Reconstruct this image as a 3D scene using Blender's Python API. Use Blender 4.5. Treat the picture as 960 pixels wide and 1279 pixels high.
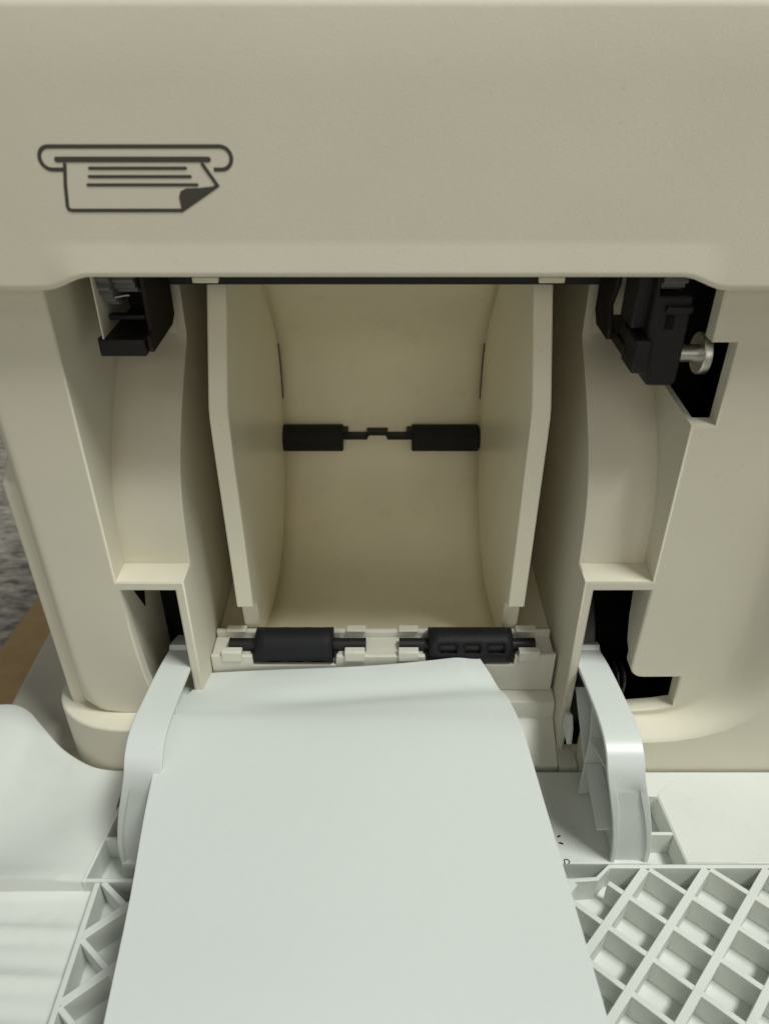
import bpy, bmesh, math, random
from mathutils import Vector
random.seed(7)
R = math.radians
scene = bpy.context.scene
for o in list(bpy.data.objects):
    bpy.data.objects.remove(o, do_unlink=True)
COL = scene.collection
EYE = 0.60                      # camera height above the carpet; z below is given relative to the eye

# ------------------------------------------------------------------ camera
cd = bpy.data.cameras.new('camera')
cam = bpy.data.objects.new('camera', cd)
COL.objects.link(cam)
cam.location = (0, 0, EYE)
cam.rotation_euler = (R(90 - 33.6), 0, 0)
cd.sensor_fit = 'VERTICAL'
cd.sensor_height = 36
cd.sensor_width = 27
cd.lens = 27.05
cd.clip_start = 0.01
cd.clip_end = 50
cd.dof.use_dof = True
cd.dof.focus_distance = 0.37
cd.dof.aperture_fstop = 13
scene.camera = cam

# ------------------------------------------------------------------ light
w = bpy.data.worlds.new('World')
scene.world = w
w.use_nodes = True
bg = w.node_tree.nodes['Background']
bg.inputs[0].default_value = (0.93, 0.97, 1.0, 1)
bg.inputs[1].default_value = 0.11

def area(name, loc, target, sx, sy, power, color):
    l = bpy.data.lights.new(name, 'AREA')
    l.shape = 'RECTANGLE'
    l.size, l.size_y = sx, sy
    l.energy = power
    l.color = color
    o = bpy.data.objects.new(name, l)
    COL.objects.link(o)
    o.location = loc
    o.rotation_euler = (Vector(target) - Vector(loc)).to_track_quat('-Z', 'Y').to_euler()
    return o
area('ceiling_lamp', (1.0, -0.30, 2.85), (0, 0.25, 0.3), 0.8, 0.4, 59, (0.965, 1.0, 0.95))
area('fill_light_left', (-0.75, -1.25, 2.3), (0, 0.3, 0.3), 1.2, 0.6, 3.5, (0.97, 1.0, 0.94))  # added overhead fill to brighten the left door shell; no known lamp
area('fill_light_behind', (0.1, -2.0, 1.15), (0, 0.4, 0.38), 1.6, 1.0, 7.5, (1.0, 0.92, 0.765))  # added frontal fill to brighten the cavity; no known window

scene.view_settings.view_transform = 'Standard'
scene.view_settings.look = 'None'
scene.view_settings.exposure = 0
scene.view_settings.gamma = 1
scene.render.engine = 'CYCLES'
scene.cycles.max_bounces = 10
scene.cycles.diffuse_bounces = 6

# ------------------------------------------------------------------ materials
MATS = {}
def nodes_of(name):
    m = bpy.data.materials.new(name)
    m.use_nodes = True
    nt = m.node_tree
    b = nt.nodes['Principled BSDF']
    MATS[name] = m
    return m, nt, b

def plastic(name, col, rough=0.42, spec=0.4, var=0.05, bump=0.06, grain=1400, smudge=0.0, smudge_col=(0.3, 0.27, 0.2)):
    m, nt, b = nodes_of(name)
    N, L = nt.nodes, nt.links
    geo = N.new('ShaderNodeNewGeometry')
    n1 = N.new('ShaderNodeTexNoise'); n1.inputs['Scale'].default_value = 14; n1.inputs['Detail'].default_value = 6
    L.new(geo.outputs['Position'], n1.inputs['Vector'])
    r1 = N.new('ShaderNodeMapRange')
    r1.inputs['From Min'].default_value = 0.3; r1.inputs['From Max'].default_value = 0.7
    r1.inputs['To Min'].default_value = 1 - var; r1.inputs['To Max'].default_value = 1 + var * 0.6
    L.new(n1.outputs['Fac'], r1.inputs['Value'])
    mul = N.new('ShaderNodeMix'); mul.data_type = 'RGBA'; mul.blend_type = 'MULTIPLY'
    mul.inputs['Factor'].default_value = 1
    mul.inputs['A'].default_value = (*col, 1)
    L.new(r1.outputs['Result'], mul.inputs['B'])
    out = mul.outputs['Result']
    if smudge > 0:
        n3 = N.new('ShaderNodeTexNoise'); n3.inputs['Scale'].default_value = 38; n3.inputs['Detail'].default_value = 5
        n3.inputs['Roughness'].default_value = 0.7
        L.new(geo.outputs['Position'], n3.inputs['Vector'])
        r3 = N.new('ShaderNodeMapRange')
        r3.inputs['From Min'].default_value = 0.55; r3.inputs['From Max'].default_value = 0.75
        r3.inputs['To Min'].default_value = 0; r3.inputs['To Max'].default_value = smudge
        L.new(n3.outputs['Fac'], r3.inputs['Value'])
        mx = N.new('ShaderNodeMix'); mx.data_type = 'RGBA'
        L.new(r3.outputs['Result'], mx.inputs['Factor'])
        L.new(out, mx.inputs['A']); mx.inputs['B'].default_value = (*smudge_col, 1)
        out = mx.outputs['Result']
    sp = N.new('ShaderNodeTexNoise'); sp.inputs['Scale'].default_value = 430; sp.inputs['Detail'].default_value = 3
    L.new(geo.outputs['Position'], sp.inputs['Vector'])
    sr = N.new('ShaderNodeMapRange')
    sr.inputs['From Min'].default_value = 0.68; sr.inputs['From Max'].default_value = 0.76
    sr.inputs['To Min'].default_value = 0; sr.inputs['To Max'].default_value = 0.16
    L.new(sp.outputs['Fac'], sr.inputs['Value'])
    sm = N.new('ShaderNodeMix'); sm.data_type = 'RGBA'
    L.new(sr.outputs['Result'], sm.inputs['Factor'])
    L.new(out, sm.inputs['A']); sm.inputs['B'].default_value = (col[0] * 0.45, col[1] * 0.42, col[2] * 0.36, 1)
    L.new(sm.outputs['Result'], b.inputs['Base Color'])
    rr = N.new('ShaderNodeMapRange')
    rr.inputs['To Min'].default_value = rough - 0.07; rr.inputs['To Max'].default_value = rough + 0.09
    L.new(n1.outputs['Fac'], rr.inputs['Value']); L.new(rr.outputs['Result'], b.inputs['Roughness'])

    b.inputs['Specular IOR Level'].default_value = spec
    n2 = N.new('ShaderNodeTexNoise'); n2.inputs['Scale'].default_value = grain; n2.inputs['Detail'].default_value = 2
    L.new(geo.outputs['Position'], n2.inputs['Vector'])
    n4 = N.new('ShaderNodeTexNoise'); n4.inputs['Scale'].default_value = 60; n4.inputs['Detail'].default_value = 3
    L.new(geo.outputs['Position'], n4.inputs['Vector'])
    ad = N.new('ShaderNodeMath'); ad.operation = 'MULTIPLY_ADD'; ad.inputs[1].default_value = 1.5
    L.new(n4.outputs['Fac'], ad.inputs[0]); L.new(n2.outputs['Fac'], ad.inputs[2])
    bp = N.new('ShaderNodeBump'); bp.inputs['Strength'].default_value = bump; bp.inputs['Distance'].default_value = 0.0006
    L.new(ad.outputs[0], bp.inputs['Height'])
    L.new(bp.outputs['Normal'], b.inputs['Normal'])
    return m

BEIGE = plastic('beige_plastic', (0.735, 0.695, 0.572), 0.55, 0.2, 0.04, 0.10)
CHUTE = plastic('chute_plastic', (0.88, 0.825, 0.645), 0.36, 0.4, 0.06, 0.04, smudge=0.22, smudge_col=(0.42, 0.36, 0.24))
PLATE = plastic('guide_plastic', (0.89, 0.845, 0.685), 0.30, 0.45, 0.04, 0.03, smudge=0.06)
WHITE = plastic('white_plastic', (0.715, 0.735, 0.695), 0.42, 0.4, 0.05, 0.08, smudge=0.2, smudge_col=(0.52, 0.50, 0.44))
BLOCK = plastic('block_plastic', (0.73, 0.715, 0.63), 0.42, 0.4, 0.04, 0.06, smudge=0.08)
ARM = plastic('arm_plastic', (0.70, 0.735, 0.71), 0.32, 0.45, 0.03, 0.03)
BLACK = plastic('black_plastic', (0.014, 0.013, 0.014), 0.42, 0.35, 0.2, 0.08)
LEVER = plastic('lever_plastic', (0.045, 0.043, 0.042), 0.38, 0.4, 0.2, 0.05)
GEAR = plastic('gear_plastic', (0.16, 0.155, 0.155), 0.5, 0.4, 0.2, 0.05)
BROWN = plastic('dark_bracket_plastic', (0.017, 0.012, 0.010), 0.55, 0.3, 0.2, 0.05)
RUBBER = plastic('rubber', (0.011, 0.011, 0.014), 0.55, 0.3, 0.25, 0.3, grain=900)
SHADE_BLACK = plastic('shade_black', (0.006, 0.006, 0.006), 0.7, 0.2, 0.2, 0.05)  # flat black that stands for the dark inside openings and gaps
INK = plastic('icon_ink', (0.075, 0.068, 0.058), 0.55, 0.3, 0.08, 0.05)
MARK = plastic('mark_ink', (0.02, 0.02, 0.025), 0.6, 0.3, 0.05, 0.0)
STEEL, nt, b = nodes_of('steel')
b.inputs['Base Color'].default_value = (0.62, 0.62, 0.58, 1); b.inputs['Metallic'].default_value = 1; b.inputs['Roughness'].default_value = 0.34
n = nt.nodes.new('ShaderNodeTexNoise'); n.inputs['Scale'].default_value = 500
bp = nt.nodes.new('ShaderNodeBump'); bp.inputs['Strength'].default_value = 0.1; bp.inputs['Distance'].default_value = 0.0005
nt.links.new(n.outputs['Fac'], bp.inputs['Height']); nt.links.new(bp.outputs['Normal'], b.inputs['Normal'])

PAPER, nt, b = nodes_of('paper')
b.inputs['Roughness'].default_value = 0.85; b.inputs['Specular IOR Level'].default_value = 0.15
n = nt.nodes.new('ShaderNodeTexNoise'); n.inputs['Scale'].default_value = 300; n.inputs['Detail'].default_value = 5
rp = nt.nodes.new('ShaderNodeValToRGB')
rp.color_ramp.elements[0].position = 0.3; rp.color_ramp.elements[0].color = (0.675, 0.71, 0.685, 1)
rp.color_ramp.elements[1].position = 0.7; rp.color_ramp.elements[1].color = (0.685, 0.72, 0.695, 1)
geo = nt.nodes.new('ShaderNodeNewGeometry')
nt.links.new(geo.outputs['Position'], n.inputs['Vector'])
nt.links.new(n.outputs['Fac'], rp.inputs['Fac']); nt.links.new(rp.outputs['Color'], b.inputs['Base Color'])
n2 = nt.nodes.new('ShaderNodeTexNoise'); n2.inputs['Scale'].default_value = 25; n2.inputs['Detail'].default_value = 4
nt.links.new(geo.outputs['Position'], n2.inputs['Vector'])
bp = nt.nodes.new('ShaderNodeBump'); bp.inputs['Strength'].default_value = 0.02; bp.inputs['Distance'].default_value = 0.002
nt.links.new(n2.outputs['Fac'], bp.inputs['Height']); nt.links.new(bp.outputs['Normal'], b.inputs['Normal'])

CARD, nt, b = nodes_of('cardboard')
b.inputs['Roughness'].default_value = 0.85
geo = nt.nodes.new('ShaderNodeNewGeometry')
n = nt.nodes.new('ShaderNodeTexNoise'); n.inputs['Scale'].default_value = 60; n.inputs['Detail'].default_value = 8
nt.links.new(geo.outputs['Position'], n.inputs['Vector'])
rp = nt.nodes.new('ShaderNodeValToRGB')
rp.color_ramp.elements[0].position = 0.3; rp.color_ramp.elements[0].color = (0.66, 0.45, 0.21, 1)
rp.color_ramp.elements[1].position = 0.7; rp.color_ramp.elements[1].color = (0.78, 0.55, 0.28, 1)
nt.links.new(n.outputs['Fac'], rp.inputs['Fac']); nt.links.new(rp.outputs['Color'], b.inputs['Base Color'])

CARPET, nt, b = nodes_of('carpet')
b.inputs['Roughness'].default_value = 0.95; b.inputs['Specular IOR Level'].default_value = 0.1
geo = nt.nodes.new('ShaderNodeNewGeometry')
mp = nt.nodes.new('ShaderNodeMapping'); mp.inputs['Scale'].default_value = (28, 75, 1); mp.inputs['Rotation'].default_value = (0, 0, R(-12))
nt.links.new(geo.outputs['Position'], mp.inputs['Vector'])
n = nt.nodes.new('ShaderNodeTexNoise'); n.inputs['Scale'].default_value = 1.3; n.inputs['Detail'].default_value = 9; n.inputs['Roughness'].default_value = 0.75
nt.links.new(mp.outputs['Vector'], n.inputs['Vector'])
rp = nt.nodes.new('ShaderNodeValToRGB')
rp.color_ramp.elements[0].position = 0.36; rp.color_ramp.elements[0].color = (0.13, 0.115, 0.10, 1)
rp.color_ramp.elements[1].position = 0.68; rp.color_ramp.elements[1].color = (0.72, 0.67, 0.58, 1)
nt.links.new(n.outputs['Fac'], rp.inputs['Fac']); nt.links.new(rp.outputs['Color'], b.inputs['Base Color'])
bp = nt.nodes.new('ShaderNodeBump'); bp.inputs['Strength'].default_value = 0.8; bp.inputs['Distance'].default_value = 0.004
nt.links.new(n.outputs['Fac'], bp.inputs['Height']); nt.links.new(bp.outputs['Normal'], b.inputs['Normal'])

# ------------------------------------------------------------------ mesh helpers
ORIGIN = {}                     # world origin of every object built here
def empty(name, loc, parent=None):
    o = bpy.data.objects.new(name, None)
    o.empty_display_size = 0.02
    COL.objects.link(o)
    base = Vector((0, 0, 0))
    if parent is not None:
        o.parent = parent
        base = ORIGIN[parent.name]
    o.location = Vector(loc) - base
    ORIGIN[o.name] = Vector(loc)
    return o

def mk(name, verts, faces, mat, parent=None, bevel=0.0, smooth=True, angle=35, seg=2, solid=0.0, sub=0, bsel=None):
    """verts relative to the eye; the object's origin goes to the middle of the mesh"""
    vs = [Vector((v[0], v[1], v[2] + EYE)) for v in verts]
    lo = Vector([min(v[i] for v in vs) for i in range(3)])
    hi = Vector([max(v[i] for v in vs) for i in range(3)])
    c = (lo + hi) / 2
    me = bpy.data.meshes.new(name)
    me.from_pydata([v - c for v in vs], [], faces)
    bm = bmesh.new(); bm.from_mesh(me)
    bmesh.ops.recalc_face_normals(bm, faces=bm.faces)
    bm.to_mesh(me); bm.free()
    if smooth:
        for p in me.polygons:
            p.use_smooth = True
        me.set_sharp_from_angle(angle=R(angle))
    if bsel:
        at = me.attributes.new('bevel_weight_edge', 'FLOAT', 'EDGE')
        ok = [bsel(v) for v in vs]
        for e in me.edges:
            at.data[e.index].value = 1.0 if ok[e.vertices[0]] and ok[e.vertices[1]] else 0.0
    me.materials.append(mat)
    o = bpy.data.objects.new(name, me)
    COL.objects.link(o)
    base = Vector((0, 0, 0))
    if parent is not None:
        o.parent = parent
        base = ORIGIN[parent.name]
    o.location = c - base
    ORIGIN[o.name] = c
    if solid:
        s = o.modifiers.new('solidify', 'SOLIDIFY'); s.thickness = solid; s.offset = 0
    if bevel:
        m = o.modifiers.new('bevel', 'BEVEL'); m.width = bevel; m.segments = seg; m.limit_method = 'ANGLE'; m.angle_limit = R(38)
        m.harden_normals = False
        if bsel: m.limit_method = 'WEIGHT'
    if sub:
        m = o.modifiers.new('sub', 'SUBSURF'); m.levels = sub; m.render_levels = sub
    return o

def prism(outline, axis, a, b):
    """extrude a 2-D outline along an axis: x -> (y,z), y -> (x,z), z -> (x,y)"""
    def pt(p, k):
        return {'x': (k, p[0], p[1]), 'y': (p[0], k, p[1]), 'z': (p[0], p[1], k)}[axis]
    n = len(outline)
    v = [pt(p, a) for p in outline] + [pt(p, b) for p in outline]
    f = [tuple(range(n)), tuple(range(n, 2 * n))[::-1]]
    for i in range(n):
        j = (i + 1) % n
        f.append((i, j, n + j, n + i))
    return v, f

def box(x0, x1, y0, y1, z0, z1):
    return prism([(x0, y0), (x1, y0), (x1, y1), (x0, y1)], 'z', z0, z1)

def join(*parts):
    V, F = [], []
    for v, f in parts:
        k = len(V)
        V += list(v); F += [tuple(i + k for i in q) for q in f]
    return V, F

def grid(rows):
    n = len(rows[0])
    V = [p for r in rows for p in r]
    F = []
    for i in range(len(rows) - 1):
        for j in range(n - 1):
            F.append((i * n + j, i * n + j + 1, (i + 1) * n + j + 1, (i + 1) * n + j))
    return V, F

def cyl_x(x0, x1, y, z, r, n=28, prof=None):
    prof = prof or [(x0, r), (x1, r)]
    V, F = [], []
    for x, rr in prof:
        for k in range(n):
            a = 2 * math.pi * k / n
            V.append((x, y + rr * math.cos(a), z + rr * math.sin(a)))
    m = len(prof)
    for i in range(m - 1):
        for k in range(n):
            F.append((i * n + k, i * n + (k + 1) % n, (i + 1) * n + (k + 1) % n, (i + 1) * n + k))
    F.append(tuple(range(n))); F.append(tuple(range((m - 1) * n, m * n))[::-1])
    return V, F

def smoothstep(a, b, x):
    t = max(0, min(1, (x - a) / (b - a)))
    return t * t * (3 - 2 * t)

def spline(pts, n):
    """Catmull-Rom through points"""
    P = [Vector(p) for p in pts]
    P = [2 * P[0] - P[1]] + P + [2 * P[-1] - P[-2]]
    out = []
    for i in range(1, len(P) - 2):
        for k in range(n):
            t = k / n
            out.append(0.5 * ((2 * P[i]) + (P[i + 1] - P[i - 1]) * t + (2 * P[i - 1] - 5 * P[i] + 4 * P[i + 1] - P[i + 2]) * t * t
                              + (3 * P[i] - P[i - 1] - 3 * P[i + 1] + P[i + 2]) * t ** 3))
    out.append(P[-2])
    return out

def wall_path(pts, width, z0, z1):
    """vertical wall of a given thickness along an xy path"""
    n = len(pts)
    Lp, Rp = [], []
    for i, p in enumerate(pts):
        a = Vector(pts[max(0, i - 1)]); c = Vector(pts[min(n - 1, i + 1)])
        d = (c - a).normalized(); nn = Vector((-d.y, d.x)) * width / 2
        Lp.append((p[0] + nn.x, p[1] + nn.y)); Rp.append((p[0] - nn.x, p[1] - nn.y))
    V = [(x, y, z0) for x, y in Lp] + [(x, y, z0) for x, y in Rp] + [(x, y, z1) for x, y in Lp] + [(x, y, z1) for x, y in Rp]
    F = []
    for i in range(n - 1):
        F += [(i, i + 1, 2 * n + i + 1, 2 * n + i), (n + i + 1, n + i, 3 * n + i, 3 * n + i + 1),
              (2 * n + i, 2 * n + i + 1, 3 * n + i + 1, 3 * n + i), (i + 1, i, n + i, n + i + 1)]
    F += [(0, 2 * n, 3 * n, n), (n - 1, 2 * n - 1, 4 * n - 1, 3 * n - 1)]
    return V, F

def tag(o, label=None, cat=None, group=None, kind=None):
    if label: o['label'] = label
    if cat: o['category'] = cat
    if group: o['group'] = group
    if kind: o['kind'] = kind
    return o

# ------------------------------------------------------------------ setting
tag(mk('carpet_floor', *box(-4, 4, -3, 5, -0.65, -0.60), CARPET), 'dark grey brown streaked carpet under the printer', kind='structure')

# ------------------------------------------------------------------ the printer
printer = empty('printer', (0, 0.4, 0.0))
tag(printer, 'beige printer with its front feed door folded open and a paper guide inside', 'printer')
F0 = 0.28        # recessed front face
RIM = 0.267      # front panel and rim

# --- upper front panel, with the lip above the opening
def panel_rows():
    xs = [-0.16 + i * 0.003 for i in range(141)]
    rows = []
    prof = [(0.045, 0.0075), (0.020, 0.0072), (0.010, 0.0062), (0.0045, 0.0042), (0.0015, 0.0018), (0.0002, -0.0003), (0.0, -0.0016)]
    for dy, z in prof:
        rows.append([(x, RIM + dy, z) for x in xs])
    for z in (-0.02, -0.04, -0.06):
        rows.append([(x, RIM, z) for x in xs])
    for k in range(15):
        t = k / 14
        r = []
        for x in xs:
            s = 1 - smoothstep(0.1025, 0.119, abs(x - 0.0005))
            zb = -0.0838 + 0.0050 * s
            z = -0.060 + (zb + 0.060) * t
            c = max(0.0, min(1.0, (-z - 0.0682) / 0.0105))
            sx = 1 - smoothstep(0.1055, 0.1185, abs(x - 0.0005))
            y = RIM - 0.0011 * c * sx
            r.append((x, y, z))
        rows.append(r)
    last = rows[-1]
    rows.append([(x, y + 0.0006, z - 0.0007) for x, y, z in last])
    rows.append([(x, y + 0.0025, z - 0.0010) for x, y, z in last])
    rows.append([(x, y + 0.03, z + 0.0015) for x, y, z in last])
    return rows
front_panel = mk('front_panel', *grid(panel_rows()), BEIGE, printer, angle=60)

# printed icon: a sheet leaving a slot
IY = RIM - 0.00012
def stroke(name, pts, wd, closed=False, dy=0.0):
    n = len(pts); Lp, Rp = [], []
    for i, p in enumerate(pts):
        if closed:
            a, c = Vector(pts[i - 1]), Vector(pts[(i + 1) % n])
        else:
            a, c = Vector(pts[max(0, i - 1)]), Vector(pts[min(n - 1, i + 1)])
        p = Vector(p)
        d1 = (p - a); d2 = (c - p)
        d1 = d1.normalized() if d1.length > 1e-9 else d2.normalized()
        d2 = d2.normalized() if d2.length > 1e-9 else d1
        d = (d1 + d2).normalized()
        nn = Vector((-d.y, d.x)); k = wd / 2 / max(0.35, nn.dot(Vector((-d1.y, d1.x))))
        Lp.append(p + nn * k); Rp.append(p - nn * k)
    y0 = IY - dy
    V = [(q.x, y0, q.y) for q in Lp] + [(q.x, y0, q.y) for q in Rp]
    Fc = []
    for i in range(n if closed else n - 1):
        j = (i + 1) % n
        Fc.append((i, j, n + j, n + i))
    return mk(name, V, Fc, INK, front_panel, smooth=False)
slot = []
for k in range(13):
    a = R(90 + 180 * k / 12); slot.append((-0.1065 + 0.0034 * math.cos(a), -0.0418 + 0.0034 * math.sin(a)))
slotL = slot[:]
slotR = []
for k in range(13):
    a = R(90 - 180 * k / 12); slotR.append((-0.0522 + 0.0034 * math.cos(a), -0.0418 + 0.0034 * math.sin(a)))
stroke('icon_line', [(-0.1022, -0.0452)] + slotL[::-1] + slotR + [(-0.0548, -0.0452)], 0.00125)
def cap(x0, x1, z, r):
    return [(x0 + r * math.cos(R(90 + 180 * k / 8)), z + r * math.sin(R(90 + 180 * k / 8))) for k in range(9)] + \
           [(x1 + r * math.cos(R(-90 + 180 * k / 8)), z + r * math.sin(R(-90 + 180 * k / 8))) for k in range(9)]
def fill(name, pts, dy=0.00002):
    return mk(name, [(p[0], IY - dy, p[1]) for p in pts], [tuple(range(len(pts)))], INK, front_panel, smooth=False)
fill('icon_line', cap(-0.1045, -0.0562, -0.0422, 0.00085))
stroke('icon_line', [(-0.1022, -0.0432), (-0.1035, -0.0500), (-0.1043, -0.0565), (-0.1040, -0.0574), (-0.1030, -0.0577), (-0.0668, -0.0577), (-0.0542, -0.0500), (-0.0585, -0.0432)], 0.00115, dy=0.00004)
for x0, x1, z in ((-0.0946, -0.0638, -0.0448), (-0.0952, -0.0626, -0.0473), (-0.0962, -0.0608, -0.0498)):
    fill('icon_line', cap(x0, x1, z, 0.0005))
fill('icon_fold', [(-0.0668, -0.0577), (-0.0542, -0.0500), (-0.0560, -0.0503), (-0.0600, -0.0507), (-0.0645, -0.0509), (-0.0664, -0.0517), (-0.0672, -0.0535)], dy=0.00006)

# --- covers round the body
mk('top_cover', *box(-0.158, 0.262, 0.314, 0.75, -0.004, 0.0074), BEIGE, printer, bevel=0.002)
mk('side_cover', *box(-0.159, -0.1555, 0.302, 0.745, -0.352, -0.0045), BEIGE, printer, bevel=0.001)
mk('side_cover', *box(0.2565, 0.2605, 0.285, 0.745, -0.352, -0.0045), BEIGE, printer, bevel=0.001)
mk('rear_cover', *box(-0.155, 0.256, 0.735, 0.745, -0.352, -0.0045), BEIGE, printer, bevel=0.001)
# outer flange on the left flank
mk('side_flange', *prism([(0.287, -0.176), (0.296, -0.168), (0.60, -0.168), (0.60, -0.330), (0.2875, -0.330)], 'x', -0.1675, -0.1595), BEIGE, printer, bevel=0.0015)
# the base with the cassettes
mk('base_cover', *box(-0.232, 0.262, 0.300, 0.75, -0.599, -0.362), BEIGE, printer, bevel=0.004)
mk('front_skirt', *box(-0.12, 0.262, 0.275, 0.2995, -0.598, -0.384), BEIGE, printer, bevel=0.002)

# --- left column
prof_bk = [(0.295, -0.2255), (0.2965, -0.208), (0.299, -0.194), (0.3035, -0.182), (0.311, -0.170), (0.325, -0.1545), (0.3435, -0.1377)]
def column(sx):
    side = 'L' if sx < 0 else 'R'
    root = empty('column', (sx * 0.125, F0, EYE - 0.343), printer)
    if sx < 0:
        face = [(-0.125, -0.075), (-0.125, -0.2255), (-0.0935, -0.2255), (-0.0935, -0.343), (-0.098, -0.343), (-0.098, -0.2305),
                (-0.1234, -0.2305), (-0.1234, -0.255), (-0.1228, -0.272), (-0.1215, -0.288), (-0.1195, -0.301), (-0.1175, -0.3135),
                (-0.138, -0.3135), (-0.1475, -0.3115), (-0.1515, -0.304), (-0.1535, -0.290), (-0.1545, -0.27), (-0.1545, -0.075)]
        mk('column_face', *prism(face, 'y', F0, F0 + 0.006), BEIGE, root, bevel=0.0008, bsel=lambda v: v.y < F0 + 1e-5)
        val = [(-0.118, -0.3135), (-0.130, -0.3135), (-0.138, -0.3133), (-0.1440, -0.3122), (-0.1475, -0.3105), (-0.1500, -0.307), (-0.1515, -0.303), (-0.1535, -0.290), (-0.1545, -0.27), (-0.1545, -0.20), (-0.1545, -0.075)]
        prf = [(-0.0020, 0), (0, 0.0), (0.0010, -0.0003), (0.0020, -0.0010), (0.0030, -0.0020), (0.0042, -0.0033), (0.0050, -0.0055), (0.0054, -0.0090), (0.0054, -0.03)]
        rows = []
        for off, fw in prf:
            r = []
            for i, p in enumerate(val):
                a, c = Vector(val[max(0, i - 1)]), Vector(val[min(len(val) - 1, i + 1)])
                d = (c - a).normalized(); nn = Vector((-d.y, d.x))
                if nn.x > 0.01 or nn.y > 0.01: nn = -nn
                k = max(1.0, min(1.9, (p[0] + 0.1600) / 0.0054)) if off > 0 else 1.0
                r.append((p[0] + nn.x * off * k, F0 - fw - 0.00003, p[1] + nn.y * off * 0.15))
            rows.append(r)
        mk('column_edge', *grid(rows), BEIGE, root, angle=70)
    else:
        face = [(0.125, -0.075), (0.125, -0.1087), (0.1350, -0.1087), (0.1348, -0.1442), (0.125, -0.1442), (0.125, -0.2255), (0.0935, -0.2255), (0.0935, -0.343), (0.098, -0.343),
                (0.098, -0.2305), (0.125, -0.2305), (0.1247, -0.255), *[(0.1315 + 0.0072 * math.cos(R(180 + a)), -0.2800 + 0.0072 * math.sin(R(180 + a))) for a in range(0, 91, 10)],
                (0.1505, -0.2872), (0.1512, -0.3085), (0.142, -0.3105), (0.130, -0.3118), (0.115, -0.3122), (0.104, -0.3122), (0.104, -0.3150)]
        val = [(0.104, -0.3150), (0.115, -0.3150), (0.128, -0.3150), (0.138, -0.3147), (0.146, -0.3136), (0.153, -0.3110), (0.159, -0.3070), (0.164, -0.3015), (0.168, -0.294), (0.1705, -0.285),
               (0.1718, -0.275), (0.172, -0.262), (0.172, -0.24), (0.171, -0.20), (0.170, -0.14), (0.169, -0.075)]
        mk('column_face', *prism(face + val[1:], 'y', F0, F0 + 0.008), BEIGE, root, bevel=0.0008, bsel=lambda v: v.y < F0 + 1e-5)
        prf = [(-0.0030, 0), (0, 0.0), (0.0025, 0.0004), (0.005, 0.0016), (0.008, 0.0036), (0.011, 0.0062), (0.014, 0.0088), (0.017, 0.0108), (0.020, 0.0122), (0.024, 0.013)]
        rows = []
        for off, fw in prf:
            r = []
            for i, p in enumerate(val):
                a, c = Vector(val[max(0, i - 1)]), Vector(val[min(len(val) - 1, i + 1)])
                d = (c - a).normalized(); nn = Vector((d.y, -d.x))
                r.append((p[0] + nn.x * off, F0 - fw - 0.00003, p[1] + nn.y * off * 0.28))
            rows.append(r)
        mk('rim_fillet', *grid(rows), BEIGE, root, angle=70)
        ring = [(p[0], p[2]) for p in rows[-1]]
        mk('front_rim', *prism(ring + [(0.262, -0.075), (0.262, -0.356), (0.104, -0.356)], 'y', RIM - 0.00003, RIM + 0.010), BEIGE, root)
    X = 0.125 * sx; XI = 0.0935 * sx
    # recessed pocket: curved back, outer wall, ledge
    top = prof_bk + [(0.347, -0.1355), (0.350, -0.131), (0.350, -0.075)]
    sm = spline([(p[0], p[1], 0) for p in prof_bk], 4)
    XJ = XI + sx * 0.0042
    rows = [[(XJ, p.x, p.y), (X, p.x, p.y)] for p in sm] + [[(XJ, p[0], p[1]), (X, p[0], p[1])] for p in top[-3:]]
    mk('pocket_back', *grid(rows), BEIGE, root, angle=30)
    fb = F0 + (0.006 if sx < 0 else 0.008)
    ow = [(fb, -0.2255)] + [(p.x, p.y) for p in sm] + top[-3:] 
    if sx < 0:
        ow += [(fb, -0.075)]
    else:
        ow += [(0.330, -0.075), (0.330, -0.1087), (0.326, -0.143), (fb, -0.1442)]
    mk('pocket_wall', *prism(ow, 'x', X, X + sx * 0.0025), BEIGE, root)
    mk('pocket_ledge', *box(min(XI, X), max(XI, X), fb, 0.2949, -0.2300, -0.2255), BEIGE, root, bevel=0.0008, bsel=lambda v: abs(abs(v.x) - 0.0935) < 1e-5 and v.z > EYE - 0.2256)
    # inner wall of the feed slot
    iw = [(fb, -0.343), (fb, -0.2301), (0.2950, -0.2301)] + [(p.x, p.y) for p in sm] + [(0.3470, -0.1355), (0.350, -0.131), (0.350, -0.075), (0.50, -0.075), (0.50, -0.343)]
    mk('slot_wall', *prism(iw, 'x', XI, XI + sx * 0.0042), BEIGE, root, bevel=0.0008, bsel=lambda v: abs(abs(v.x) - 0.0935) < 1e-5 and v.y < 0.36 and v.z > EYE - 0.2256)
    # hinge window: side wall and black panels standing for the dark hollow
    if sx < 0:
        mk('window_wall', *prism([(F0 + 0.0062, -0.2302), (0.329, -0.2302), (0.329, -0.343), (F0 + 0.0062, -0.343)], 'x', -0.1250, -0.1236), BEIGE, root)
        mk('slot', *prism([(0.295, -0.2430), (0.312, -0.2430), (0.3045, -0.2610)], 'x', -0.1238, -0.12335), SHADE_BLACK, root, smooth=False)  # raised black wedge painting the dark of a cut hole
        mk('window_shade_panel', *box(-0.1249, -0.0980, 0.3292, 0.332, -0.343, -0.2303), SHADE_BLACK, root)
        mk('hinge_bracket', *prism([(0.318, -0.231), (0.329, -0.231), (0.329, -0.30), (0.318, -0.30)], 'x', -0.1045, -0.0982), BLACK, root, bevel=0.0006)
    else:
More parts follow.
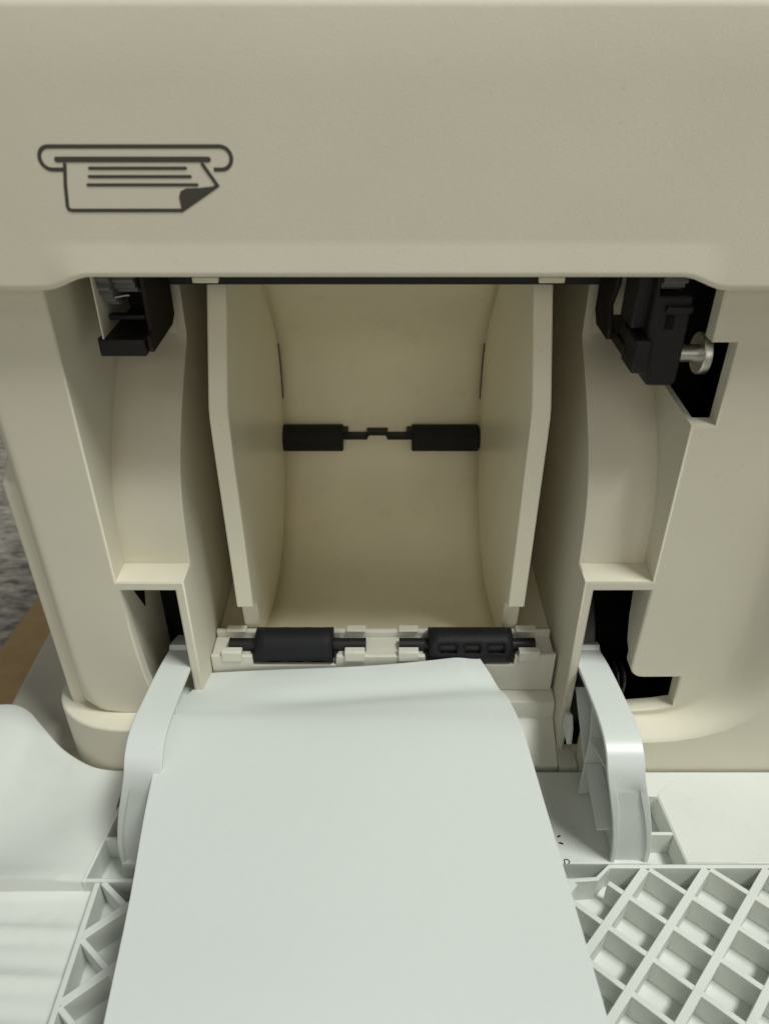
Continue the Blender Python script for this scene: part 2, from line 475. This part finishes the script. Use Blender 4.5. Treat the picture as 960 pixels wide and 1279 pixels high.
        mk('window_wall', *prism([(F0 + 0.0082, -0.2302), (0.304, -0.2302), (0.299, -0.262), (0.2945, -0.2745), (F0 + 0.0082, -0.2795)], 'x', 0.1252, 0.1275), BEIGE, root)
        mk('window_shade_panel', *box(0.0978, 0.160, 0.3498, 0.352, -0.348, -0.2303), SHADE_BLACK, root)
        mk('window_shade_panel', *box(0.1565, 0.160, 0.2882, 0.3510, -0.348, -0.2303), SHADE_BLACK, root)
        mk('window_shade_panel', *box(0.0980, 0.1580, 0.2882, 0.3510, -0.348, -0.3430), SHADE_BLACK, root)
        mk('hinge_lever', *prism([(0.2955, -0.340), (0.2955, -0.292), (0.306, -0.276), (0.316, -0.266), (0.330, -0.262), (0.340, -0.262), (0.340, -0.34)], 'x', 0.1000, 0.1120), LEVER, root, bevel=0.001)
        mk('hinge_lever', *prism([(0.300, -0.231), (0.345, -0.231), (0.345, -0.262), (0.300, -0.262)], 'x', 0.0982, 0.1035), LEVER, root, bevel=0.001)
        for k in range(3):
            mk('lever_rib', *prism([(0.2885, -0.3300), (0.2885, -0.300), (0.292, -0.296), (0.300, -0.296), (0.300, -0.3300)], 'x', 0.1195 + k * 0.0035, 0.1206 + k * 0.0035), LEVER, root, bevel=0.0003)
        # black panels standing for shade in the hollow corner behind the notch
        mk('notch_shade_panel', *prism([(0.1280, 0.3305), (0.150, 0.3305), (0.150, 0.2885), (0.1515, 0.2885), (0.1515, 0.332), (0.1280, 0.332)], 'z', -0.21, -0.085), SHADE_BLACK, root, smooth=False)
        mk('notch_shade_panel', *box(0.1280, 0.1500, 0.2885, 0.330, -0.2100, -0.2085), SHADE_BLACK, root)
    return root
colL = column(-1)
colL['label'] = 'left column of the opening, with a tall recessed pocket'
colR = column(1)
colR['label'] = 'right column of the opening, with a notch and steel pin'
# rounded foot of the left column
pl = [(-0.104, 0.2685), (-0.130, 0.2685)]
for k in range(13):
    a = R(270 - 90 * k / 12)
    pl.append((-0.136 + 0.0400 * math.cos(a), 0.2985 + 0.0300 * math.sin(a)))
pl += [(-0.1760, 0.3020), (-0.1735, 0.3050), (-0.1670, 0.3075), (-0.1600, 0.3090), (-0.1600, 0.60), (-0.104, 0.60)]
foot = mk('column_foot', *prism(pl, 'z', -0.356, -0.3134), BEIGE, colL, bevel=0.0014, seg=3)
# black bar standing for shade in the gap, and tabs hidden behind the lip
mk('lip_gap_shade', *box(-0.093, 0.093, 0.3295, 0.342, -0.1018, -0.06), BLACK, printer, bevel=0.0008)
mk('inner_ceiling', *box(-0.150, 0.150, 0.300, 0.52, -0.0735, -0.070), CHUTE, printer)  # unseen; made pale to bounce light onto chute and plates

# --- dark brackets, gears, latch
def gear(name, x0, x1, y, z, r, teeth, parent, mat):
    V, F = [], []
    n = teeth * 4
    for x in (x0, x1):
        for k in range(n):
            rr = r if (k % 4) in (0, 1) else r * 0.88
            a = 2 * math.pi * k / n
            V.append((x, y + rr * math.cos(a), z + rr * math.sin(a)))
    for k in range(n):
        F.append((k, (k + 1) % n, n + (k + 1) % n, n + k))
    F += [tuple(range(n)), tuple(range(n, 2 * n))[::-1]]
    return mk(name, V, F, mat, parent, smooth=False)

def bracket(sx):
    # left bracket: open box with side, back and bottom tray
    root = empty('gear_bracket', (sx * 0.106, 0.32, EYE - 0.12), printer)
    a, b = sx * 0.1235, sx * 0.0955
    X0, X1 = min(a, b), max(a, b)
    side = [(0.302, -0.1195), (0.304, -0.1220), (0.337, -0.1220), (0.3425, -0.119), (0.3425, -0.07), (0.306, -0.07), (0.306, -0.1135), (0.302, -0.1145)]
    if sx > 0:
        side = [(0.318, -0.1220), (0.337, -0.1220), (0.3425, -0.117), (0.3425, -0.07), (0.316, -0.07), (0.316, -0.098), (0.322, -0.108), (0.317, -0.117)]
    mk('side_plate', *prism(side, 'x', b, b + sx * 0.0022), BROWN, root, bevel=0.0006)
    if sx < 0:
        mk('tray_plate', *prism([(-0.1165, 0.2995), (-0.0978, 0.2995), (-0.0978, 0.342), (-0.1170, 0.342), (-0.1170, 0.306), (-0.1175, 0.302)], 'z', -0.1222, -0.1150), BLACK, root, bevel=0.0006)
        mk('back_plate', *box(-0.1170, -0.0979, 0.338, 0.342, -0.1148, -0.075), BLACK, root)
        mk('wall_strip', *box(-0.1146, -0.1140, 0.3000, 0.338, -0.1148, -0.078), BEIGE, root)
        gear('gear', -0.1130, -0.1085, 0.316, -0.0905, 0.0145, 22, root, GEAR)
        gear('gear', -0.1083, -0.1000, 0.316, -0.0885, 0.0115, 18, root, GEAR)
        mk('shaft', *cyl_x(-0.1138, -0.098, 0.316, -0.0895, 0.002, 14), STEEL, root)
        mk('spring_wire', *wall_path([(-0.1075, 0.3035), (-0.1040, 0.3062), (-0.1025, 0.3062)], 0.0005, -0.0990, -0.0985), STEEL, root)
        mk('cross_bar', *box(-0.1136, -0.0985, 0.309, 0.313, -0.1100, -0.1080), BLACK, root, bevel=0.0004)
    else:
        mk('tray_plate', *box(0.0977, 0.1085, 0.3005, 0.338, -0.1222, -0.1175), BLACK, root, bevel=0.0006)
        mk('tray_hook', *prism([(0.3005, -0.1174), (0.3005, -0.114), (0.308, -0.1105), (0.316, -0.1174)], 'x', 0.0990, 0.1070), BLACK, root, bevel=0.0005)
        gear('gear', 0.1058, 0.1150, 0.3005, -0.0815, 0.0122, 20, root, GEAR)
        mk('shaft', *cyl_x(0.098, 0.110, 0.312, -0.0905, 0.0035, 14), BLACK, root)
        mk('spring_wire', *wall_path([(0.1000, 0.3045), (0.1020, 0.3025), (0.1035, 0.3025)], 0.0007, -0.094, -0.0925), STEEL, root)
    return root
bracket(-1)['label'] = 'dark open bracket holding a ribbed gear, left of the guide'
bracket(1)['label'] = 'dark hooked bracket right of the guide'
latch = empty('latch', (0.11, 0.295, EYE - 0.11), printer)
latch['label'] = 'black latch block with steel pin and washer'
mk('latch_block', *prism([(0.1050, -0.0940), (0.1050, -0.07), (0.1032, -0.07), (0.1032, -0.114), (0.1048, -0.1285), (0.1068, -0.1310), (0.1168, -0.1310), (0.1185, -0.1290), (0.1182, -0.0940)], 'y', 0.290, 0.306), BLACK, latch, bevel=0.0010)
mk('latch_lug', *box(0.0985, 0.1052, 0.2875, 0.304, -0.1248, -0.1108), BLACK, latch, bevel=0.0010)
mk('latch_arm', *box(0.0978, 0.1040, 0.2950, 0.312, -0.1085, -0.073), BLACK, latch, bevel=0.0006)
mk('latch_lip', *box(0.1080, 0.1182, 0.2878, 0.2925, -0.1000, -0.0975), BLACK, latch, bevel=0.0005)
mk('latch_hole', *box(0.1092, 0.1122, 0.2892, 0.2905, -0.1068, -0.1015), SHADE_BLACK, latch)
mk('pin', *cyl_x(0.118, 0.1315, 0.297, -0.1195, 0.0036, 22), STEEL, latch, angle=40)
mk('washer', *cyl_x(0, 0, 0.297, -0.1195, 0, 36, [(0.1270, 0.0082), (0.1275, 0.0086), (0.1302, 0.0086), (0.1306, 0.0082)]), STEEL, latch, angle=40)

# --- paper guide: two plates and a concave chute
CX = -0.002
guide = empty('paper_guide', (CX, 0.33, EYE - 0.30), printer)
chp = [(0.395, -0.085), (0.415, -0.112), (0.432, -0.132), (0.458, -0.160), (0.474, -0.184), (0.4775, -0.212), (0.473, -0.245), (0.461, -0.275), (0.438, -0.299), (0.408, -0.313), (0.373, -0.3135), (0.343, -0.306), (0.320, -0.2965)]
ch = spline([(p[0], p[1], 0) for p in chp], 8)
def chute_rows(i0, i1):
    rows = []
    for p in ch[i0:i1]:
        rows.append([(CX - 0.0668 + 0.1336 * k / 12, p.x, p.y) for k in range(13)])
    return rows
mk('chute', *grid(chute_rows(0, len(ch))), CHUTE, guide, angle=70, solid=0.0012)
for s in (-1, 1):
    pl = [(0.309, -0.2655), (0.3075, -0.22), (0.3060, -0.165), (0.3062, -0.154), (0.3072, -0.149), (0.332, -0.1055), (0.336, -0.098), (0.338, -0.085), (0.395, -0.085)]
    pl += [(p.x + 0.004, p.y - 0.003) for p in ch[8:]][:-4]
    pl += [(0.327, -0.304), (0.322, -0.297), (0.3205, -0.285), (0.3195, -0.276), (0.3175, -0.270), (0.3150, -0.2668)]
    mk('guide_plate', *prism(pl, 'x', CX + s * 0.0668, CX + s * 0.0754), PLATE, guide, bevel=0.0008, seg=3)
    mk('plate_tab', *box(CX + s * 0.0735 - 0.006, CX + s * 0.0735 + 0.005, 0.3260, 0.3294, -0.1000, -0.0975), PLATE, guide, bevel=0.0004)
    gp = [(p.x - 0.0010, p.y) for p in ch[32:44]]
    gp2 = [(p.x - 0.0005, p.y) for p in ch[32:44]][::-1]
    mk('slot', *prism(gp + gp2, 'x', CX + s * 0.0668, CX + s * 0.0662), SHADE_BLACK, guide, smooth=False)  # black strip painting the dark gap between chute and plate
# side floors beside the plates
for s in (-1, 1):
    mk('slot_floor', *box(min(s * 0.0755, s * 0.0932), max(s * 0.0755, s * 0.0932), 0.3285, 0.50, -0.300, -0.297), CHUTE, printer)
    mk('slot_rear_wall', *box(min(s * 0.0755, s * 0.0932), max(s * 0.0755, s * 0.0932), 0.46, 0.464, -0.2968, -0.075), CHUTE, printer)

# rear rollers set into the chute
def grip_roller(name, x0, x1, y, z, r, mat, parent, ridges=30):
    V, F = [], []
    n = ridges * 4
    xs = [x0, x0 + 0.0006, x1 - 0.0006, x1]
    for i, x in enumerate(xs):
        for k in range(n):
            rr = r * (1.0 if k % 4 in (0, 1) else 0.975) - (0.0006 if i in (0, 3) else 0)
            a = 2 * math.pi * k / n
            V.append((x, y + rr * math.cos(a), z + rr * math.sin(a)))
    for i in range(3):
        for k in range(n):
            F.append((i * n + k, i * n + (k + 1) % n, (i + 1) * n + (k + 1) % n, (i + 1) * n + k))
    F += [tuple(range(n)), tuple(range(3 * n, 4 * n))[::-1]]
    return mk(name, V, F, mat, parent, smooth=False)
RY, RZ = 0.4675, -0.2495
grip_roller('roller', -0.0698, -0.0282, RY, RZ, 0.0092, RUBBER, guide)
grip_roller('roller', 0.0186, 0.0640, RY, RZ, 0.0092, RUBBER, guide)
mk('roller_hub', *cyl_x(0.0640, 0.0655, RY, RZ, 0.0070, 20), RUBBER, guide)
sy0, sy1 = 0.4665, 0.4700
slotp = [(-0.0282, -0.2432), (-0.0248, -0.2432), (-0.0248, -0.2470), (-0.0120, -0.2470), (-0.0120, -0.2442), (0.0022, -0.2442), (0.0022, -0.2470), (0.0150, -0.2470), (0.0150, -0.2432), (0.0186, -0.2432),
         (0.0186, -0.2500), (0.0022, -0.2500), (0.0008, -0.2468), (-0.0106, -0.2468), (-0.0120, -0.2500), (-0.0282, -0.2500)]
mk('shaft_slot', *prism(slotp, 'y', 0.4655, 0.4725), BLACK, guide, smooth=False)

# --- pick-up block with the front rollers
blk = empty('pickup_block', (0, 0.305, EYE - 0.33), printer)
blk['label'] = 'white block carrying two black rollers above the paper'
fr = [(-0.0930, -0.3180), (-0.0930, -0.2925), (-0.0708, -0.2925), (-0.0705, -0.2990), (-0.0262, -0.2990), (-0.0258, -0.2925), (0.0218, -0.2925), (0.0222, -0.2990), (0.0696, -0.2990), (0.0700, -0.2925),
      (0.0918, -0.2915), (0.0918, -0.3180)]
mk('block_front', *prism(fr, 'y', 0.3005, 0.3030), BLOCK, blk, bevel=0.0005)
mk('block_core', *box(-0.0920, 0.0912, 0.3031, 0.3168, -0.318, -0.3015), BLOCK, blk)
fl = [(-0.0928, -0.2935), (-0.0720, -0.2935), (-0.0720, -0.3005), (-0.0250, -0.3005), (-0.0250, -0.2935), (0.0210, -0.2935), (0.0210, -0.3005), (0.0710, -0.3005), (0.0710, -0.2935), (0.0914, -0.2935), (0.0914, -0.3014), (-0.0928, -0.3014)]
mk('block_deck', *prism(fl, 'y', 0.3031, 0.3168), BLOCK, blk, bevel=0.0004)
mk('block_rear', *prism([(0.3169, -0.318), (0.3169, -0.2905), (0.3180, -0.2895), (0.3195, -0.2895), (0.3195, -0.318)], 'x', -0.0925, 0.0914), BLOCK, blk, bevel=0.0004)
for x0, x1 in ((-0.0868, -0.0762), (-0.0212, -0.0105), (0.0075, 0.0182), (0.0718, 0.0830)):
    mk('front_clip', *prism([(0.2995, -0.2955), (0.2995, -0.2893), (0.3001, -0.2887), (0.3036, -0.2887), (0.3042, -0.2895), (0.3042, -0.2934), (0.3004, -0.2934), (0.3004, -0.2955)], 'x', x0, x1), BLOCK, blk, bevel=0.0004)
    mk('rear_clip', *prism([(0.3150, -0.2876), (0.3200, -0.2876), (0.3200, -0.2894), (0.3168, -0.2894), (0.3164, -0.2887), (0.3150, -0.2887)], 'x', x0 + 0.0003, x1 + 0.0005), BLOCK, blk, bevel=0.0004)
WY, WZ, WR = 0.3088, -0.2918, 0.0087
def window_roller(x0, x1, phase):
    """hollow roller: outer shell with rows of rectangular windows round a dark core"""
    root = empty('front_roller', ((x0 + x1) / 2, WY, WZ + EYE), printer)
    L = x1 - x0
    xs = [0, 0.13, 0.33, 0.43, 0.61, 0.71, 0.90, 1.0]
    na = 32
    V, F = [], []
    for u in xs:
        for k in range(na):
            a = 2 * math.pi * k / na + phase
            V.append((x0 + u * L, WY + WR * math.cos(a), WZ + WR * math.sin(a)))
    for i in range(7):
        for k in range(na):
            if i in (1, 3, 5) and (k % 16) in (1, 2, 3):
                continue
            F.append((i * na + k, i * na + (k + 1) % na, (i + 1) * na + (k + 1) % na, (i + 1) * na + k))
    mk('roller_sleeve', V, F, RUBBER, root, solid=0.0016, angle=30)
    mk('roller_core', *cyl_x(x0 + 0.0002, x1 - 0.0002, WY, WZ, 0.0068, 24), BLACK, root)
    return root
window_roller(-0.0690, -0.0278, R(192))
window_roller(0.0238, 0.0684, R(122))
for x0, x1 in ((-0.0840, -0.0690), (-0.0278, -0.0100), (0.0080, 0.0238), (0.0684, 0.0815)):
    mk('shaft', *cyl_x(x0, x1, WY, WZ, 0.0038, 18), BLACK, blk, angle=40)
# sloping apron under the block
mk('apron', *prism([(0.3028, -0.3182), (0.2930, -0.3195), (0.2915, -0.3235), (0.2910, -0.3300), (0.2690, -0.3424), (0.2690, -0.352), (0.3028, -0.352)], 'x', -0.0932, 0.0932), BLOCK, printer, bevel=0.0006)
mk('slot_sill', *prism([(0.0937, 0.2815), (0.1035, 0.2815), (0.1035, 0.2685), (0.0937, 0.2685)], 'z', -0.352, -0.3428), BLOCK, printer)
mk('pivot_cap', *prism([(0.266, -0.322), (0.268, -0.312), (0.273, -0.307), (0.278, -0.310), (0.279, -0.322)], 'x', 0.0945, 0.0972), ARM, printer, bevel=0.0006)

# ------------------------------------------------------------------ fold-down door
door = empty('fold_down_door', (0, 0.265, EYE - 0.375), printer)
door['label'] = 'white fold-down door with diagonal ribs on its inner side'
DZ = -0.343; FZ = -0.3585
deck = [(-0.1368, 0.2655), (0.262, 0.2655), (0.262, 0.2130), (0.1439, 0.2130), (0.1409, 0.2504), (0.1270, 0.2504), (0.1270, 0.2130), (-0.1255, 0.2130), (-0.1255, 0.2432), (-0.1348, 0.2432)]
mk('door_deck', *prism(deck, 'z', FZ + 0.0001, DZ), WHITE, door, bevel=0.0006)
mk('door_floor', *box(-0.1430, 0.262, 0.0, 0.2655, FZ - 0.004, FZ), WHITE, door)
mk('pocket_bar', *box(0.1271, 0.1425, 0.2285, 0.2303, FZ + 0.0001, DZ - 0.0004), WHITE, door, bevel=0.0004)
mk('pocket_bar', *box(-0.1375, -0.1256, 0.2256, 0.2275, FZ + 0.0001, DZ - 0.0004), WHITE, door, bevel=0.0004)
mk('pocket_bar', *wall_path([(-0.1349, 0.2440), (-0.1408, 0.2035)], 0.0018, FZ + 0.0001, DZ + 0.0004), WHITE, door, bevel=0.0004)
# rim of the lattice
mk('rim_bar', *wall_path([(0.262, 0.2116), (0.1066, 0.2116), (0.0995, 0.2054), (0.0881, 0.2046), (-0.1405, 0.2046)], 0.0020, FZ + 0.0001, DZ + 0.0003), WHITE, door, bevel=0.0004)
mk('rim_bar', *wall_path([(-0.1340, 0.2036), (-0.1348, 0.0)], 0.0026, FZ + 0.0001, DZ + 0.0001), WHITE, door, bevel=0.0005)
# diagonal ribs, each its own piece
AX, AY = -0.0131, -0.0139
BX, BY = 0.01575, -0.0136
def clip(p, d, xa, xb):
    def ok(q):
        ytop = 0.2108 if q.x > 0.106 else 0.2040
        return xa <= q.x <= xb and 0.0 <= q.y <= ytop
    ins = [k * 0.02 for k in range(-1200, 1200) if ok(p + d * (k * 0.02))]
    if len(ins) < 20: return None
    return ins[0], ins[-1]
def rib_run(p, d, fam, xa, xb, bulge=None):
    rng = clip(p, d, xa, xb)
    if not rng: return
    t0, t1 = rng
    m = max(2, int((t1 - t0) * 24))
    path = []
    for i in range(m + 1):
        t = t0 + (t1 - t0) * i / m
        q = p + d * t
        if bulge is not None and abs(t - bulge) < 0.5:
            q = q + Vector((0.0036, -0.0019)) * math.cos((t - bulge) / 0.5 * math.pi / 2)
        path.append((q.x, q.y))
    if bulge is None: path = [path[0], path[-1]]
    mk('rib', *wall_path(path, 0.0026 if fam else 0.0038, FZ + 0.0001, DZ - (0.0003 if fam else 0.0)), WHITE, door, bevel=0.00035)
for k in range(-7, 12):
    p = Vector((0.1245 + k * 0.02885, 0.2114))
    rib_run(p, Vector((AX, AY)), 0, -0.018, 0.262, None)
    rib_run(p, Vector((BX, BY)), 1, -0.018, 0.262)
for k in range(-5, 8):
    p = Vector((-0.1338, 0.1783 - k * 0.0275))
    rib_run(p, Vector((0.0168, 0.01375)), 0, -0.1333, -0.022)
    rib_run(p, Vector((0.0168, -0.01375)), 1, -0.1333, -0.022)
mk('rim_bar', *wall_path([(-0.0200, 0.2036), (-0.0200, 0.0)], 0.0024, FZ + 0.0001, DZ - 0.0002), WHITE, door)

# soft-moulded shell on the left of the door
tops = spline([(-0.1369, 0.2655, -0.3432), (-0.148, 0.2660, -0.3430), (-0.160, 0.2690, -0.3425), (-0.1765, 0.2785, -0.3410), (-0.1915, 0.2915, -0.3375), (-0.2005, 0.2985, -0.3335), (-0.2090, 0.3010, -0.3310), (-0.222, 0.3000, -0.3305), (-0.25, 0.296, -0.331), (-0.30, 0.290, -0.335)], 5)
rows = []
rows.append([(p.x - 0.0002, p.y + 0.0015, -0.375) for p in tops])
rows.append([(p.x, p.y + 0.0018, p.z - 0.0015) for p in tops])
rows.append([(p.x, p.y + 0.0008, p.z - 0.0002) for p in tops])
nv = 18
for j in range(nv + 1):
    t = j / nv
    r = []
    for i, p in enumerate(tops):
        q = i / (len(tops) - 1)
        xb = -0.1400 - 0.162 * q
        xr = p.x + (xb - p.x) * smoothstep(0, 1, t)
        if i == 0:
            yy = 0.2655 + (0.2046 - 0.2655) * t
            xr = -0.1369 if yy > 0.2432 else -0.1361 - 0.0052 * (0.2432 - yy) / 0.0386
        yb = 0.2046
        y = p.y + (yb - p.y) * t
        z = p.z + (-0.3428 - p.z) * smoothstep(0, 1, t) - 0.0075 * math.sin(math.pi * t) * smoothstep(0.0, 0.35, q) + 0.0035 * math.exp(-((t - 0.98) / 0.08) ** 2) * smoothstep(0, 0.2, q)
        r.append((xr, y, z))
    rows.append(r)
rows.append([(x, y - 0.0008, z - 0.0012) for x, y, z in rows[-1]])
rows.append([(x, y - 0.0004, -0.357) for x, y, z in rows[-1]])
mk('door_shell', *grid(rows), WHITE, door, angle=60)
rows = []
for j in range(121):
    t = j / 120
    y = 0.2040 - 0.2040 * t
    r = []
    for i in range(20):
        q = i / 19
        x = -0.1364 - 0.165 * q
        s_ = (0.2040 - y) / 0.0205 + 0.10 * math.sin(3.2 * q + 0.4)
        fr = s_ - math.floor(s_)
        # each wave: a narrow crest, then a long shallow trough
        wv = math.exp(-(min(fr, 1 - fr) / 0.16) ** 2) + 0.35 * math.exp(-((fr - 0.45) / 0.18) ** 2)
        amp = 0.0042 * smoothstep(-0.25, 0.35, q)
        z = -0.3525 + amp * wv + 0.0006 * math.sin(40 * y + 9 * q)
        r.append((x, y, z))
    rows.append(r)
mk('rippled_shell', *grid(rows), WHITE, door, angle=60)
# ejector ring and moulded arc on the right deck
rg = [(0.1605 + 0.0072 * math.cos(R(a)), 0.2165 + 0.0072 * math.sin(R(a))) for a in range(-20, 100, 6)]
mk('ejector_mark', *wall_path(rg, 0.00035, DZ - 0.0005, DZ + 0.00012), CHUTE, door, smooth=False)
pad = [(0.1445, 0.2135), (0.1414, 0.2512), (0.1500, 0.2590), (0.1560, 0.2612), (0.1610, 0.2600), (0.1660, 0.2560), (0.1690, 0.2470), (0.1700, 0.2340), (0.1695, 0.2135)]
mk('deck_pad', *prism(pad, 'z', DZ + 0.00005, DZ + 0.00035), WHITE, door, bevel=0.0003)
# small printed marks beside the paper
def mark(pts, wd):
    mk('size_mark', *wall_path(pts, wd, DZ + 0.00005, DZ + 0.0002), MARK, door, smooth=False)
mark([(0.0860, 0.2128), (0.0860, 0.2150), (0.0878, 0.2150), (0.0884, 0.2140), (0.0878, 0.2128)], 0.0005)
mark([(0.0850, 0.2270), (0.0866, 0.2278)], 0.0008)
mark([(0.0852, 0.2240), (0.0872, 0.2232)], 0.0008)

# curved hinge arms
def arm(sx):
    root = empty('hinge_arm', (sx * 0.115, 0.2125, EYE - 0.343), printer)
    path = spline([(0.312, -0.2905, 0), (0.298, -0.2845, 0), (0.280, -0.2805, 0), (0.258, -0.2780, 0), (0.243, -0.2768, 0), (0.232, -0.2775, 0), (0.2235, -0.2825, 0), (0.2188, -0.2920, 0), (0.2160, -0.3060, 0), (0.2142, -0.3240, 0), (0.2136, -0.3429, 0)], 5)
    n = len(path)
    rows = []
    for i, p in enumerate(path):
        a, c = path[max(0, i - 1)], path[min(n - 1, i + 1)]
        d = (c - a).normalized(); nn = Vector((d.y, -d.x))       # outward (up / front)
        if nn.y < -0.3 or nn.x > 0.3: nn = -nn
        u = i / (n - 1)
        xi = 0.0972 + 0.0018 * smoothstep(0, 0.4, u) + 0.0085 * smoothstep(0.62, 1.0, u)
        xo = 0.1125 + 0.0035 * smoothstep(0, 0.45, u) + 0.0098 * smoothstep(0.62, 1.0, u)
        g = 0.0012 * smoothstep(0.66, 0.80, u)                  # groove between the edge ridges
        gx = 0.0032 - 0.0012 * smoothstep(0.7, 1, u)
        pts = [(xi, -0.0022), (xi, -0.0004), (xi + 0.0004, 0), (xi + gx, 0), (xi + gx + 0.0006, -g), (xo - gx - 0.0006, -g), (xo - gx, 0), (xo - 0.0004, 0), (xo, -0.0004), (xo, -0.0022), (xi, -0.0022)]
        rows.append([(sx * x, p.x + nn.x * h, p.y + nn.y * h) for x, h in pts])
    V, F = grid(rows)
    mk('arm_strap', V, F, ARM, root, angle=40)
    # web under the strap and its stiffening ribs
    top = [(p.x + 0.0012, p.y - 0.0026) for p in path[10:-1]]
    web = [(0.290, -0.3428)] + [(0.290, -0.2855)] + [q for q in top if q[0] < 0.288] + [(0.2190, -0.3428)]
    mk('arm_web', *prism(web, 'x', sx * 0.1090, sx * 0.1106), ARM, root)
    def rib(a, b, wd=0.0014):
        a, b = Vector(a), Vector(b); d = (b - a).normalized(); q = Vector((-d.y, d.x)) * wd / 2
        mk('web_rib', *prism([a + q, b + q, b - q, a - q], 'x', sx * 0.1000, sx * 0.1089), ARM, root, bevel=0.0003)
    rib((0.258, -0.2815), (0.252, -0.300)); rib((0.252, -0.300), (0.2515, -0.3415)); rib((0.2855, -0.300), (0.2525, -0.3185)); rib((0.2510, -0.3180), (0.2195, -0.3260))
    rib((0.250, -0.300), (0.2260, -0.2900))
    return root
arm(-1)['label'] = 'curved white hinge arm left of the paper'
arm(1)['label'] = 'curved white hinge arm right of the paper'

# ------------------------------------------------------------------ the paper
PZ = -0.2865
Lp = spline([(-0.0965, 0.2990, -0.3035), (-0.0985, 0.284, -0.2985), (-0.1022, 0.262, -0.2905), (-0.1040, 0.2465, PZ), (-0.1018, 0.205, PZ), (-0.0975, 0.163, PZ), (-0.0943, 0.120, PZ), (-0.092, 0.085, -0.290), (-0.089, 0.045, -0.308), (-0.087, 0.012, -0.3415)], 14)
Rp = spline([(0.0510, 0.2990, -0.2902), (0.0588, 0.283, -0.2935), (0.0630, 0.265, -0.2905), (0.0655, 0.2430, PZ), (0.0688, 0.205, PZ), (0.0722, 0.163, PZ), (0.0754, 0.120, PZ), (0.078, 0.085, -0.290), (0.081, 0.045, -0.308), (0.083, 0.012, -0.3415)], 14)
rows = []
nu = 90
for j, (a, b_) in enumerate(zip(Lp, Rp)):
    r = []
    t = j / (len(Lp) - 1)
    for i in range(nu + 1):
        u = i / nu
        p = a.lerp(b_, u)
        lead = math.exp(-(t / 0.16) ** 2)
        # a shallow fold runs from the left middle up to the right corner
        c = 0.20 - 0.085 * u
        z = p.z - 0.0034 * math.exp(-((t - c) / 0.046) ** 2) * smoothstep(0.1, 0.4, u) * (1 - 0.3 * u)
        z += 0.0010 * math.sin(math.pi * u) * (1 - lead) + 0.0006 * math.sin(u * 7 + t * 9)
        for dx_, dy_, am, wd_ in ((-0.034, 0.196, 0.00035, 0.0035), (-0.031, 0.1945, -0.0003, 0.003), (-0.030, 0.238, 0.0002, 0.003), (0.02, 0.15, 0.0004, 0.02), (-0.05, 0.16, -0.0005, 0.025)):
            z += am * math.exp(-((p.x - dx_) ** 2 + (p.y - dy_) ** 2) / wd_ ** 2)
        z -= 0.003 * lead * smoothstep(0.90, 1.0, u)
        r.append((p.x, p.y - 0.004 * lead * math.sin(math.pi * u) * 0.5, z))
    rows.append(r)
V, F = grid(rows)
nr, nc, nV = len(rows), len(rows[0]), len(V)
F2 = [tuple(i + nV for i in f[::-1]) for f in F]
edge = [j for j in range(nc)] + [i * nc + nc - 1 for i in range(1, nr)] + [(nr - 1) * nc + j for j in range(nc - 2, -1, -1)] + [i * nc for i in range(nr - 2, 0, -1)]
F3 = [(edge[i], edge[(i + 1) % len(edge)], edge[(i + 1) % len(edge)] + nV, edge[i] + nV) for i in range(len(edge))]
sheet = mk('paper_sheet', V + [(x, y, z - 0.00012) for x, y, z in V], F + F2 + F3, PAPER, None, angle=50)
tag(sheet, 'blank white sheet of paper fed into the slot under the black rollers', 'paper')

# ------------------------------------------------------------------ cardboard box beside the printer
bx_ = empty('cardboard_box', (-0.285, 0.50, 0))
tag(bx_, 'brown cardboard box on the carpet beside the printer', 'box')
def rotbox(x0, x1, y0, y1, z0, z1):
    V, F = box(x0, x1, y0, y1, z0, z1)
    a = R(-18); cx, cy = -0.292, 0.52
    return [(cx + (x - cx) * math.cos(a) - (y - cy) * math.sin(a), cy + (x - cx) * math.sin(a) + (y - cy) * math.cos(a), z) for x, y, z in V], F
mk('box_body', *box(-0.312, -0.2345, 0.20, 0.72, -0.5995, -0.4545), CARD, bx_, bevel=0.002)
mk('box_flap', *prism([(-0.345, 0.20), (-0.234, 0.20), (-0.234, 0.76), (-0.296, 0.76), (-0.308, 0.60)], 'z', -0.4540, -0.4500), CARD, bx_, bevel=0.001)
